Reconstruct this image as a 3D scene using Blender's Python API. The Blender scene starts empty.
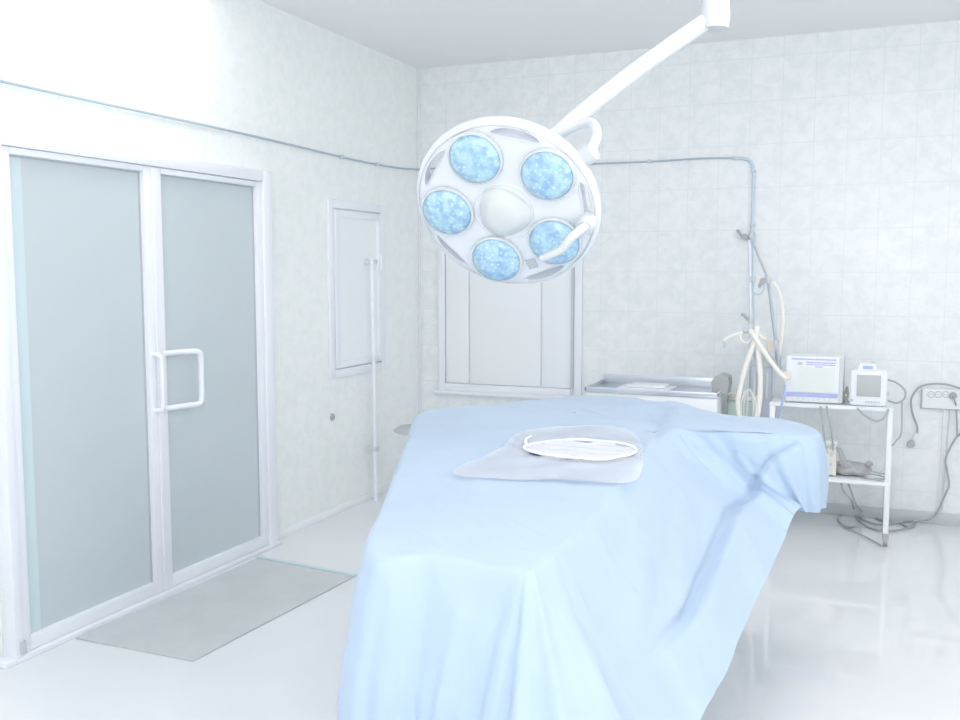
import bpy, bmesh, math, random
from mathutils import Vector, Matrix, noise
random.seed(4)
PI = math.pi
sc = bpy.context.scene
col = sc.collection

# ------------------------------------------------------------------ camera frame
FPX, CXP, CYP = 960.0, 480.0, 360.0
pitch = math.atan(90 / FPX); yaw = math.atan(405 / math.hypot(FPX, 90))
F = Vector((-math.sin(yaw) * math.cos(pitch), math.cos(yaw) * math.cos(pitch), -math.sin(pitch)))
R = Vector((math.cos(yaw), math.sin(yaw), 0)); U = R.cross(F)
CAM = Vector((0, 0, 1.6))

def at(u, v, ax, val):
    """world point where the photo's sight line meets the plane x, y or z = val"""
    d = F + R * ((u - CXP) / FPX) - U * ((v - CYP) / FPX)
    t = (val - CAM[ax]) / d[ax]
    return CAM + d * t
def Y(u, v, y): return at(u, v, 1, y)
def X(u, v, x): return at(u, v, 0, x)
def Z(u, v, z): return at(u, v, 2, z)

# ------------------------------------------------------------------ materials
def lin(c):
    c = c / 255.0
    return c / 12.92 if c <= .04045 else ((c + .055) / 1.055) ** 2.4
def rgb(r, g, b): return (lin(r), lin(g), lin(b), 1)
def mat(name, c, rough=.5, metal=0, coat=0, spec=.5, trans=0, bump=0, bscale=80, var=0, vscale=8, alpha=1, sheen=0):
    m = bpy.data.materials.new(name); m.use_nodes = True
    nt = m.node_tree; b = nt.nodes['Principled BSDF']
    b.inputs['Base Color'].default_value = rgb(*c)
    b.inputs['Roughness'].default_value = rough
    b.inputs['Metallic'].default_value = metal
    b.inputs['Coat Weight'].default_value = coat
    b.inputs['Specular IOR Level'].default_value = spec
    b.inputs['Transmission Weight'].default_value = trans
    b.inputs['Alpha'].default_value = alpha
    b.inputs['Sheen Weight'].default_value = sheen
    tc = nt.nodes.new('ShaderNodeTexCoord')
    if bump:
        n = nt.nodes.new('ShaderNodeTexNoise'); n.inputs['Scale'].default_value = bscale
        n.inputs['Detail'].default_value = 4
        bp = nt.nodes.new('ShaderNodeBump'); bp.inputs['Strength'].default_value = bump; bp.inputs['Distance'].default_value = .01
        nt.links.new(tc.outputs['Object'], n.inputs['Vector']); nt.links.new(n.outputs['Fac'], bp.inputs['Height'])
        nt.links.new(bp.outputs['Normal'], b.inputs['Normal'])
    if var:
        n = nt.nodes.new('ShaderNodeTexNoise'); n.inputs['Scale'].default_value = vscale; n.inputs['Detail'].default_value = 5
        cr = nt.nodes.new('ShaderNodeValToRGB')
        cr.color_ramp.elements[0].position = .3; cr.color_ramp.elements[1].position = .7
        cr.color_ramp.elements[0].color = rgb(*[max(0, x - var) for x in c]); cr.color_ramp.elements[1].color = rgb(*[min(255, x + var * .5) for x in c])
        nt.links.new(tc.outputs['Object'], n.inputs['Vector']); nt.links.new(n.outputs['Fac'], cr.inputs['Fac'])
        nt.links.new(cr.outputs['Color'], b.inputs['Base Color'])
    return m

def tile_mat(name, base, dark, grout, axis, tw=.20, th=.278, z0=1.586):
    """pale glazed wall tiles: mottled marble print, thin grout lines in world metres"""
    m = bpy.data.materials.new(name); m.use_nodes = True
    nt = m.node_tree; L = nt.links; b = nt.nodes['Principled BSDF']
    tc = nt.nodes.new('ShaderNodeTexCoord'); sp = nt.nodes.new('ShaderNodeSeparateXYZ')
    L.new(tc.outputs['Object'], sp.inputs[0])
    def M(op, a, bb=None, c=None):
        n = nt.nodes.new('ShaderNodeMath'); n.operation = op
        for i, q in enumerate((a, bb, c)):
            if q is None: continue
            if isinstance(q, (int, float)): n.inputs[i].default_value = q
            else: L.new(q, n.inputs[i])
        return n.outputs[0]
    def line(sock, size, off):
        s = M('DIVIDE', M('ADD', sock, off), size); f = M('FRACT', s)
        d = M('ABSOLUTE', M('SUBTRACT', f, .5))
        return M('GREATER_THAN', d, .5 - .0022 / size)
    g = M('MAXIMUM', line(sp.outputs[axis], tw, 20.05), line(sp.outputs['Z'], th, 20 * th - z0))
    n1 = nt.nodes.new('ShaderNodeTexNoise'); n1.inputs['Scale'].default_value = 14; n1.inputs['Detail'].default_value = 6; n1.inputs['Roughness'].default_value = .65
    n1.inputs['Distortion'].default_value = .6
    L.new(tc.outputs['Object'], n1.inputs['Vector'])
    cr = nt.nodes.new('ShaderNodeValToRGB')
    cr.color_ramp.elements[0].position = .38; cr.color_ramp.elements[0].color = rgb(*dark)
    cr.color_ramp.elements[1].position = .60; cr.color_ramp.elements[1].color = rgb(*base)
    L.new(n1.outputs['Fac'], cr.inputs['Fac'])
    mx = nt.nodes.new('ShaderNodeMixRGB'); L.new(g, mx.inputs['Fac']); L.new(cr.outputs['Color'], mx.inputs[1]); mx.inputs[2].default_value = rgb(*grout)
    L.new(mx.outputs[0], b.inputs['Base Color'])
    b.inputs['Roughness'].default_value = .22; b.inputs['Specular IOR Level'].default_value = .35
    bp = nt.nodes.new('ShaderNodeBump'); bp.inputs['Strength'].default_value = .35; bp.inputs['Distance'].default_value = .003
    L.new(M('SUBTRACT', 1.0, g), bp.inputs['Height']); L.new(bp.outputs['Normal'], b.inputs['Normal'])
    return m

M_ = {}
M_['tile_left'] = tile_mat('glazed wall tile left', (249, 252, 251), (242, 248, 246), (252, 253, 252), 'Y')
M_['tile_back'] = tile_mat('glazed wall tile back', (245, 248, 249), (236, 241, 243), (233, 237, 240), 'X')
M_['paint'] = mat('white wall paint', (247, 250, 253), .7)
M_['ceiling'] = mat('matt ceiling paint', (246, 247, 248), .8)
M_['floor'] = mat('polished floor', (236, 239, 242), .025, spec=.62, var=5, vscale=1.4)
M_['base'] = mat('grey skirting', (205, 210, 212), .4)
M_['frame'] = mat('white powder coated frame', (243, 246, 252), .35)
M_['frosted'] = mat('frosted glass', (206, 216, 221), .32, spec=.4, var=3, vscale=1.2)
M_['strip'] = mat('pale glass edge', (212, 229, 233), .3)
M_['seal'] = mat('grey rubber seal', (190, 195, 201), .6)
M_['mat'] = mat('grey floor mat', (205, 210, 211), .24, spec=.5, var=5, vscale=5)
M_['mat_edge'] = mat('teal mat edge', (196, 222, 224), .4)
M_['drape'] = mat('pale blue surgical drape', (178, 198, 220), .62, spec=.25, sheen=.15, var=4, vscale=3)
M_['film'] = mat('clear plastic film', (250, 251, 254), .22, spec=.6, alpha=.5)
M_['ring'] = mat('white plastic rim', (246, 248, 252), .3)
M_['greyfold'] = mat('grey film fold', (214, 217, 228), .3)
M_['white'] = mat('white enamel', (242, 246, 250), .3)
M_['lampshell'] = mat('white lamp shell', (229, 233, 240), .28)
M_['shellgrey'] = mat('pale grey plastic', (212, 218, 220), .4)
M_['hub'] = mat('off white hub', (216, 221, 221), .42)
M_['steel'] = mat('brushed steel', (205, 211, 218), .28, metal=.7)
M_['steel_l'] = mat('light steel', (216, 221, 230), .3, metal=.5)
M_['rod'] = mat('grey metal rod', (186, 194, 206), .35, metal=.3)
M_['dark'] = mat('grey rubber', (180, 182, 183), .6)
M_['bag'] = mat('grey cloth bag', (184, 185, 187), .8, bump=.6, bscale=30)
M_['cable'] = mat('grey cable', (174, 180, 182), .5)
M_['pipe'] = mat('pale blue painted pipe', (206, 221, 234), .4)
M_['wire'] = mat('grey wall cable', (178, 194, 207), .5)
M_['bluetube'] = mat('blue tube', (176, 196, 236), .4)
M_['cream'] = mat('cream hose', (249, 247, 240), .5, bump=.4, bscale=60)
M_['beige'] = mat('beige plastic', (232, 230, 220), .5)
M_['orange'] = mat('pale brass', (226, 212, 196), .4)
M_['green'] = mat('pale green glass', (208, 222, 216), .15, spec=.6)
M_['bluegrey'] = mat('blue grey panel', (210, 217, 230), .35)
M_['screen'] = mat('grey lcd screen', (192, 196, 197), .35)
M_['print'] = mat('blue print', (186, 192, 238), .5)
M_['label'] = mat('pale label', (232, 238, 236), .5)
M_['greyprint'] = mat('grey print', (206, 212, 216), .5)
M_['stool'] = mat('grey vinyl', (198, 203, 206), .5)

def lens_mat():
    m = bpy.data.materials.new('blue faceted lens'); m.use_nodes = True
    nt = m.node_tree; L = nt.links; b = nt.nodes['Principled BSDF']
    tc = nt.nodes.new('ShaderNodeTexCoord')
    v = nt.nodes.new('ShaderNodeTexVoronoi'); v.inputs['Scale'].default_value = 55; L.new(tc.outputs['Object'], v.inputs['Vector'])
    n = nt.nodes.new('ShaderNodeTexNoise'); n.inputs['Scale'].default_value = 32; n.inputs['Detail'].default_value = 6; L.new(tc.outputs['Object'], n.inputs['Vector'])
    cr = nt.nodes.new('ShaderNodeValToRGB'); e = cr.color_ramp.elements
    e[0].position = .38; e[0].color = rgb(150, 188, 224); e[1].position = .6; e[1].color = rgb(184, 220, 232)
    L.new(n.outputs['Fac'], cr.inputs['Fac'])
    cr2 = nt.nodes.new('ShaderNodeValToRGB'); e = cr2.color_ramp.elements
    e[0].position = .0; e[0].color = (1, 1, 1, 1); e[1].position = .36; e[1].color = (0, 0, 0, 1)
    L.new(v.outputs['Distance'], cr2.inputs['Fac'])
    mx = nt.nodes.new('ShaderNodeMixRGB'); mx.blend_type = 'MIX'; mx.inputs[2].default_value = rgb(222, 242, 250)  # near-white cell centres paint sparkle into the lens colour
    mu = nt.nodes.new('ShaderNodeMath'); mu.operation = 'MULTIPLY'; mu.inputs[1].default_value = .9; L.new(cr2.outputs['Color'], mu.inputs[0])
    L.new(mu.outputs[0], mx.inputs['Fac']); L.new(cr.outputs['Color'], mx.inputs[1]); L.new(mx.outputs[0], b.inputs['Base Color'])
    b.inputs['Roughness'].default_value = .12; b.inputs['Coat Weight'].default_value = .6
    bp = nt.nodes.new('ShaderNodeBump'); bp.inputs['Strength'].default_value = .6; bp.inputs['Distance'].default_value = .006
    L.new(v.outputs['Color'], bp.inputs['Height']); L.new(bp.outputs['Normal'], b.inputs['Normal'])
    return m
M_['lens'] = lens_mat()

# ------------------------------------------------------------------ mesh helpers
def link(name, bm, m, parent=None, smooth=True, loc=None):
    """ONE mesh object; vertices given in world metres, origin moved to loc or the parent's place"""
    me = bpy.data.meshes.new(name)
    o = bpy.data.objects.new(name, me); col.objects.link(o)
    if parent is not None:
        o.parent = parent
        base = world_of(parent)
        bmesh.ops.translate(bm, vec=-base, verts=bm.verts)
    elif loc is not None:
        bmesh.ops.translate(bm, vec=-Vector(loc), verts=bm.verts); o.location = loc
    bmesh.ops.recalc_face_normals(bm, faces=bm.faces)
    bm.to_mesh(me); bm.free()
    me.materials.append(M_[m])
    if smooth:
        for p in me.polygons: p.use_smooth = True
        try:
            me.set_sharp_from_angle(angle=math.radians(38))
        except Exception: pass
    return o
def world_of(o):
    v = Vector((0, 0, 0))
    while o is not None:
        v += Vector(o.location); o = o.parent
    return v
def thing(name, label, cat, loc, group=None, kind=None):
    o = bpy.data.objects.new(name, None); col.objects.link(o); o.location = loc
    o.empty_display_size = .05
    if label: o['label'] = label
    if cat: o['category'] = cat
    if group: o['group'] = group
    if kind: o['kind'] = kind
    return o
def tag(o, label, cat, group=None):
    o['label'] = label; o['category'] = cat
    if group: o['group'] = group
    return o
def struct(o):
    o['kind'] = 'structure'; return o
def join(*bms):
    a = bms[0]
    for b in bms[1:]:
        me = bpy.data.meshes.new('tmp'); b.to_mesh(me); b.free(); a.from_mesh(me); bpy.data.meshes.remove(me)
    return a
def box(x0, x1, y0, y1, z0, z1, bev=0, seg=2):
    bm = bmesh.new(); bmesh.ops.create_cube(bm, size=1)
    bmesh.ops.scale(bm, vec=(abs(x1 - x0), abs(y1 - y0), abs(z1 - z0)), verts=bm.verts)
    bmesh.ops.translate(bm, vec=((x0 + x1) / 2, (y0 + y1) / 2, (z0 + z1) / 2), verts=bm.verts)
    if bev: bmesh.ops.bevel(bm, geom=bm.edges[:], offset=bev, segments=seg, affect='EDGES', profile=.5)
    return bm
def catmull(P, n=8, closed=False):
    P = [Vector(p) for p in P]; out = []
    N = len(P)
    rng = range(N if closed else N - 1)
    for i in rng:
        if closed: a, b, c, d = P[(i - 1) % N], P[i], P[(i + 1) % N], P[(i + 2) % N]
        else: a, b, c, d = P[max(i - 1, 0)], P[i], P[i + 1], P[min(i + 2, N - 1)]
        for k in range(n):
            t = k / n
            out.append(.5 * ((2 * b) + (c - a) * t + (2 * a - 5 * b + 4 * c - d) * t * t + (3 * b - a - 3 * c + d) * t ** 3))
    if not closed: out.append(P[-1].copy())
    return out
def tube(P, r, seg=8, smooth=6, closed=False, caps=True):
    pts = catmull(P, smooth, closed) if smooth else [Vector(p) for p in P]
    bm = bmesh.new(); rings = []
    n = len(pts); up = None
    for i, p in enumerate(pts):
        if closed: t = pts[(i + 1) % n] - pts[(i - 1) % n]
        else: t = pts[min(i + 1, n - 1)] - pts[max(i - 1, 0)]
        if t.length < 1e-7: t = Vector((0, 0, 1))
        t.normalize()
        if up is None:
            up = Vector((0, 0, 1)) if abs(t.z) < .9 else Vector((1, 0, 0))
        up = (up - t * up.dot(t)); 
        if up.length < 1e-5: up = t.orthogonal()
        up.normalize(); s = t.cross(up)
        rr = r(i / max(1, n - 1)) if callable(r) else r
        rings.append([bm.verts.new(p + (up * math.cos(2 * PI * k / seg) + s * math.sin(2 * PI * k / seg)) * rr) for k in range(seg)])
    for i in range(n if closed else n - 1):
        a, b = rings[i], rings[(i + 1) % n]
        for k in range(seg): bm.faces.new((a[k], a[(k + 1) % seg], b[(k + 1) % seg], b[k]))
    if caps and not closed:
        bm.faces.new(rings[0][::-1]); bm.faces.new(rings[-1])
    return bm
def lathe(prof, c, axis=(0, 0, 1), seg=40, xdir=None):
    """prof: list of (radius, height) turned about axis through c"""
    ax = Vector(axis).normalized(); xd = (Vector(xdir) if xdir is not None else ax.orthogonal()).normalized(); yd = ax.cross(xd)
    c = Vector(c); bm = bmesh.new(); rings = []
    for r, h in prof:
        if r < 1e-6: rings.append([bm.verts.new(c + ax * h)])
        else: rings.append([bm.verts.new(c + ax * h + (xd * math.cos(2 * PI * k / seg) + yd * math.sin(2 * PI * k / seg)) * r) for k in range(seg)])
    for a, b in zip(rings, rings[1:]):
        for k in range(seg):
            k2 = (k + 1) % seg
            if len(a) == 1 and len(b) == 1: continue
            if len(a) == 1: bm.faces.new((a[0], b[k2], b[k]))
            elif len(b) == 1: bm.faces.new((a[k], a[k2], b[0]))
            else: bm.faces.new((a[k], a[k2], b[k2], b[k]))
    return bm
def prism(poly, nrm, depth):
    """closed polygon (world points) given thickness along nrm"""
    nrm = Vector(nrm).normalized(); bm = bmesh.new()
    a = [bm.verts.new(Vector(p)) for p in poly]; b = [bm.verts.new(Vector(p) + nrm * depth) for p in poly]
    n = len(poly)
    bm.faces.new(a[::-1]); bm.faces.new(b)
    for i in range(n): bm.faces.new((a[i], a[(i + 1) % n], b[(i + 1) % n], b[i]))
    return bm
def blob(c, s, seed=0, amp=.15, sub=3):
    bm = bmesh.new(); bmesh.ops.create_icosphere(bm, subdivisions=sub, radius=1)
    for v in bm.verts:
        d = 1 + amp * noise.noise(v.co * 2.2 + Vector((seed, seed * 2, 0)))
        v.co = Vector((v.co.x * s[0] * d + c[0], v.co.y * s[1] * d + c[1], v.co.z * s[2] * d + c[2]))
    return bm

# ------------------------------------------------------------------ room
XL, YB, XR, YF, ZC = -3.28, 6.61, 2.3, -1.8, 3.10
struct(link('floor', box(XL - .1, XR + .1, YF - .1, YB + .1, -.1, 0), 'floor', smooth=False))
struct(link('ceiling', box(XL - .1, XR + .1, YF - .1, YB + .1, ZC, ZC + .1), 'ceiling', smooth=False))
struct(link('wall_left', box(XL - .1, XL, YF - .1, YB + .1, 0, ZC), 'tile_left', smooth=False))
struct(link('wall_back', box(XL, XR, YB, YB + .1, 0, ZC), 'tile_back', smooth=False))
struct(link('wall_right', box(XR, XR + .1, YF - .1, YB + .1, 0, ZC), 'tile_left', smooth=False))
struct(link('wall_front', box(XL, XR, YF - .1, YF, 0, ZC), 'paint', smooth=False))
struct(link('baseboard_back', box(-2.0, XR, YB - .014, YB, 0, .075, .004), 'base'))
struct(link('baseboard_left', box(XL, XL + .008, 4.66, YB - .002, 0, .05, .003), 'paint'))
struct(link('trim_1', box(XL + .001, XL + .014, YB - .014, YB - .001, .06, ZC, .003), 'frame'))

# sliding door of two frosted leaves on the left wall
door = thing('door_1', 'white framed double sliding door with frosted grey glass in the left wall', None, (XL + .03, 3.66, 0), kind='structure')
xw, xd = XL, XL + .06
fr = join(box(xw, xd + .012, 2.755, 2.80, 0, 2.15, .004), box(xw, xd + .012, 4.525, 4.60, 0, 2.15, .004),
          box(xw, xd + .012, 2.80, 4.525, 2.09, 2.15, .004))
link('door_frame', fr, 'frame', door)
link('threshold', box(xw, xd + .02, 2.70, 4.62, 0, .022, .004), 'frame', door)
def leaf(y0, y1, p0, p1, xo, strip):
    a = join(box(xw + .012 + xo, xd + xo, y0, p0, .024, 2.088, .004), box(xw + .012 + xo, xd + xo, p1, y1, .024, 2.088, .004),
             box(xw + .012 + xo, xd + xo, p0, p1, .024, .082, .004), box(xw + .012 + xo, xd + xo, p0, p1, 2.060, 2.088, .004))
    l = link('sliding_leaf', a, 'frame', door)
    link('glass_pane', box(xw + .022 + xo, xw + .03 + xo, p0, p1, .082, 2.06), 'frosted', l, False)
    s = .006
    link('rubber_seal', join(box(xw + .03 + xo, xw + .036 + xo, p1 - s, p1, .082, 2.06), box(xw + .03 + xo, xw + .036 + xo, p0 + s, p1 - s, 2.06 - s, 2.06)), 'seal', l, False)
    if strip: link('glass_strip', box(xw + .031 + xo, xw + .034 + xo, p0 + .002, p0 + .075, .084, 2.052), 'strip', l, False)
    return l
lf1 = leaf(2.80, 3.652, 2.845, 3.594, 0, True)
lf2 = leaf(3.654, 4.525, 3.712, 4.477, 0, False)
link('cover_strip', box(xd, xd + .008, 3.640, 3.668, .03, 2.08, .003), 'frame', lf2)
# D-shaped pull handles
def dhandle(y0, y1, z0, z1, x0, x1, r):
    pts = [(x0, y0, z0), (x1 - .03, y0 + (y1 - y0) * .6, z0), (x1, y1 - .02, z0 + .004), (x1, y1, z0 + .035), (x1, y1, (z0 + z1) / 2), (x1, y1, z1 - .035), (x1, y1 - .02, z1 - .004), (x1 - .03, y0 + (y1 - y0) * .6, z1), (x0, y0, z1)]
    return tube(pts, r, 10, 6)
link('handle', dhandle(3.69, 3.905, .925, 1.195, xd - .005, xd + .05, .014), 'frame', lf2)
link('handle', join(tube([(xd - .005, 3.62, .925), (xd + .035, 3.625, .93), (xd + .04, 3.63, .97), (xd + .04, 3.63, 1.15), (xd + .035, 3.625, 1.19), (xd - .005, 3.62, 1.195)], .012, 10, 6)), 'frame', lf1)
link('bolt', box(xd, xd + .02, 2.775, 2.805, .03, .085, .003), 'greyprint', door)

# small window hatch on the left wall, white pane
w1 = thing('window_1', 'small white framed hatch window high on the left wall', None, (XL + .01, 5.65, 1.4), kind='structure')
def winframe(x0, x1, y0, y1, z0, z1, t):
    return join(box(x0, x1, y0, y0 + t, z0, z1, .003), box(x0, x1, y1 - t, y1, z0, z1, .003), box(x0, x1, y0 + t, y1 - t, z0, z0 + t, .003), box(x0, x1, y0 + t, y1 - t, z1 - t, z1, .003))
link('window_frame', winframe(XL, XL + .02, 5.29, 6.03, .90, 2.05, .055), 'frame', w1)
link('window_sash', winframe(XL, XL + .030, 5.35, 5.965, .962, 1.985, .045), 'frame', w1)
link('pane', box(XL, XL + .012, 5.395, 5.92, 1.007, 1.94), 'paint', w1, False)
link('window_handle', box(XL + .03, XL + .05, 5.93, 5.95, 1.60, 1.72, .005), 'frame', w1)

# big white panelled window on the back wall
w2 = thing('window_2', 'wide white window with upright white blind panels on the back wall', None, (-2.58, YB - .01, 1.5), kind='structure')
def wfb(x0, x1, z0, z1, t, d):
    return join(box(x0, x0 + t, YB - d, YB, z0, z1, .003), box(x1 - t, x1, YB - d, YB, z0, z1, .003), box(x0 + t, x1 - t, YB - d, YB, z0, z0 + t, .003), box(x0 + t, x1 - t, YB - d, YB, z1 - t, z1, .003))
link('window_frame', wfb(-3.11, -1.98, .69, 2.20, .055, .028), 'frame', w2)
for xx0, xx1 in ((-3.05, -2.862), (-2.850, -2.292), (-2.280, -2.041)):
    link('blind_panel', box(xx0, xx1, YB - .016, YB, .748, 2.142, .004), 'paint', w2)
link('side_rail', box(-2.058, -2.040, YB - .034, YB - .028, .70, 2.19, .003), 'greyprint', w2)
link('window_sill', box(-3.14, -1.80, YB - .05, YB, .665, .69, .004), 'frame', w2)

# white pipe on the left wall
wp = thing('wall_pipe', 'thin white upright pipe running down the left wall to the floor', 'pipe', (XL + .07, 5.80, 0))
pa, pb = X(372, 258, XL + .07), X(376, 493, XL + .07)
link('pipe', tube([(pb.x, pb.y, 0.0), (pa.x, pa.y, pa.z)], .013, 10, 0), 'frame', wp)
for zz in (.35, 1.64): link('pipe_clip', box(XL + .0, pa.x + .018, pb.y - .02, pb.y + .025, zz, zz + .03, .003), 'shellgrey', wp)

dot = X(332, 417, XL)
tag(link('wall_stud', lathe([(0, .012), (.018, .012), (.024, .006), (.024, 0), (0, 0)], dot, (1, 0, 0), 20), 'dark', loc=dot), 'small round grey stud on the left wall below the hatch window', 'stud')

# places for added ceiling fill panels, not used
cl = []
for i, (x, y, lab) in enumerate(((-1.9, .2, 'near row, beside the door wall'), (.9, .2, 'near row, beside the right wall'), (-1.9, 2.9, 'over the sliding door side'), (.9, 2.9, 'far row, beside the right wall'))):
    pass

# ------------------------------------------------------------------ floor mat
p = [Z(80, 640, 0), Z(193, 662, 0), Z(352, 580, 0), Z(258, 558, 0)]
p = [Vector((-3.19, 3.05, 0)), Vector((-2.557, 3.05, 0)), Vector((-2.50, 4.25, 0)), Vector((-3.16, 4.32, 0))]
mt = tag(link('floor_mat', prism([q + Vector((0, 0, .001)) for q in p], (0, 0, 1), .006), 'mat', loc=(-2.86, 3.7, 0)), 'flat grey mat lying on the white floor before the sliding door', 'mat')
link('edge_binding', prism([p[3] + Vector((0, .001, .001)), p[2] + Vector((0, .001, .001)), p[2] + Vector((0, .03, .001)), p[3] + Vector((0, .03, .001))], (0, 0, 1), .009), 'mat_edge', mt)

# ------------------------------------------------------------------ operating table under its drape
ZT = 1.0
ot = thing('operating_table', 'operating table standing beneath the large pale blue drape', 'operating table', (-1.05, 2.9, 0))
link('table_base', box(-1.30, -.85, 2.35, 3.35, 0, .10, .03, 3), 'white', ot)
link('column', box(-1.18, -.95, 2.72, 3.02, .10, .84, .02), 'steel', ot)
link('table_top', prism([Vector(q) for q in ((-.98, 1.85, .84), (-.67, 1.83, .84), (-.74, 3.2, .84), (-.94, 3.5, .84), (-.95, 4.1, .84), (-1.31, 4.25, .84), (-1.70, 3.64, .84))], (0, 0, 1), .135), 'white', ot, False)
link('arm_board', prism([Vector(q) for q in ((-.94, 3.70, .92), (-.30, 3.70, .92), (-.25, 3.80, .92), (-.34, 3.93, .92), (-.94, 3.98, .92))], (0, 0, 1), .05), 'white', ot, False)

V = Vector
ribs = [  # spine, table edge, bulge, hem
    [V((-.83, 2.05, ZT)), V((-1.01, 1.79, ZT)), V((-1.05, 1.76, .76)), V((-1.065, 1.74, .20))],
    [V((-.83, 2.0, ZT)), V((-.85, 1.775, ZT)), V((-.88, 1.725, .7)), V((-.91, 1.70, .20))],
    [V((-.83, 2.0, ZT)), V((-.675, 1.765, ZT)), V((-.725, 1.70, .7)), V((-.78, 1.66, .20))],
    [V((-.83, 2.0, ZT)), V((-.635, 1.77, ZT)), V((-.595, 1.675, .70)), V((-.56, 1.57, .20))],
    [V((-.83, 2.1, ZT)), V((-.628, 1.83, ZT)), V((-.49, 1.80, .72)), V((-.38, 1.86, .40))],
    [V((-.85, 2.3, ZT)), V((-.628, 2.12, ZT)), None, Y(702, 720, 2.16)],
    [V((-.90, 2.6, ZT)), V((-.655, 2.5, ZT)), None, Y(722, 674, 2.50)],
    [V((-.92, 3.0, ZT)), V((-.685, 2.95, ZT)), None, Y(757, 596, 2.98)],
    [V((-.95, 3.4, ZT)), V((-.72, 3.35, ZT)), None, Y(781, 545, 3.36)],
    [V((-.97, 3.75, ZT)), V((-.66, 3.58, ZT)), None, Y(792, 519, 3.52)],
    [V((-.97, 3.80, ZT)), V((-.44, 3.62, ZT)), V((-.36, 3.58, .88)), Y(797, 511, 3.62)],
    [V((-.97, 3.80, ZT)), V((-.27, 3.65, ZT)), V((-.235, 3.64, .88)), Y(811, 512, 3.68)],
    [V((-.97, 3.82, ZT)), V((-.205, 3.80, ZT - .01)), V((-.19, 3.82, .88)), Y(821, 507, 3.82)],
    [V((-.97, 3.85, ZT)), V((-.30, 3.98, ZT)), V((-.28, 4.02, .86)), V((-.27, 4.04, .70))],
    [V((-1.0, 3.88, ZT)), V((-.58, 4.06, ZT)), V((-.57, 4.12, .8)), V((-.57, 4.15, .5))],
    [V((-1.05, 3.9, ZT)), V((-.86, 4.24, ZT + .015)), V((-.85, 4.30, .8)), V((-.84, 4.33, .4))],
    [V((-1.15, 3.9, ZT)), V((-1.31, 4.36, ZT + .01)), V((-1.32, 4.42, .8)), V((-1.33, 4.46, .35))],
    [V((-1.2, 3.8, ZT)), V((-1.56, 4.02, ZT)), V((-1.60, 4.06, .8)), V((-1.63, 4.09, .35))],
    [V((-1.2, 3.6, ZT)), V((-1.80, 3.70, ZT)), V((-1.85, 3.71, .8)), V((-1.89, 3.72, .35))],
    [V((-1.1, 3.1, ZT)), V((-1.56, 3.06, ZT)), V((-1.61, 3.04, .8)), V((-1.65, 3.02, .3))],
    [V((-.95, 2.5, ZT)), V((-1.28, 2.42, ZT)), V((-1.33, 2.40, .8)), V((-1.37, 2.38, .25))],
]
NT, NHG = 30, 46
def rib_pts(rb):
    S_, T_, Mi, H_ = rb
    if Mi is None: Mi = (T_ + H_) / 2 + Vector((.0, 0, -.035))
    out = [S_.lerp(T_, i / NT) for i in range(NT)]
    for j in range(NHG + 1):
        t = j / NHG
        a = T_.lerp(Mi, min(1, t * 2)) if t < .5 else Mi.lerp(H_, (t - .5) * 2)
        q = T_ * (1 - t) ** 2 + (Mi * 2 - T_ * .5 - H_ * .5) * 2 * t * (1 - t) + H_ * t * t
        out.append(a.lerp(q, .6))
    return out
SA, SB = V((-.83, 2.12, ZT)), V((-1.02, 3.78, ZT))
for r in ribs:
    t_ = max(0, min(1, (r[1] - SA).dot(SB - SA) / (SB - SA).length_squared))
    r[0] = SA.lerp(SB, t_)
RP = [rib_pts(r) for r in ribs]
PER = 14; NJ = NT + NHG + 1
colsj = [catmull([RP[i][j] for i in range(len(ribs))], PER, True) for j in range(NJ)]
for i_ in range(len(colsj[0])):   # the inner ends stay on the middle line
    q_ = colsj[0][i_]; t_ = max(0, min(1, (q_ - SA).dot(SB - SA) / (SB - SA).length_squared)); q_ = SA.lerp(SB, t_); o_ = colsj[6][i_] - q_; colsj[0][i_] = q_ - o_.normalized() * .003
NS = len(colsj[0])
# round the table edge, keep hem and spine fixed
G = [[colsj[j][i].copy() for j in range(NJ)] for i in range(NS)]
for it in range(3):
    G2 = [[p_.copy() for p_ in row] for row in G]
    for i in range(NS):
        for j in range(NT - 4, NT + 6):
            G2[i][j] = (G[i][j - 1] + G[i][j] * 2 + G[i][j + 1]) / 4
    G = G2
def sdist(p_, a, b):
    ab = b - a; t = max(0, min(1, (p_ - a).dot(ab) / ab.length_squared)); return (p_ - a - ab * t).length, t
crease = [Y(765, 452, 3.60), Y(748, 500, 3.35), Y(725, 548, 3.0), Y(692, 598, 2.62), Y(660, 628, 2.35)]
top_creases = [  # gentle ridges on the top: a, b, height, width
    (Z(438, 475, ZT), Z(650, 500, ZT), .006, .03), (Z(383, 546, ZT), Z(533, 560, ZT), .004, .02),
    (Z(440, 470, ZT), Z(480, 505, ZT), -.008, .018), (Z(585, 416, ZT), Z(690, 404, ZT), .012, .05),
    (Z(470, 520, ZT), Z(600, 500, ZT), .006, .04), (Z(400, 520, ZT), Z(470, 495, ZT), .004, .02),
    (Z(665, 408, ZT), Z(648, 440, ZT), -.018, .035), (Z(680, 405, ZT), Z(672, 440, ZT), .02, .04),
]
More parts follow.
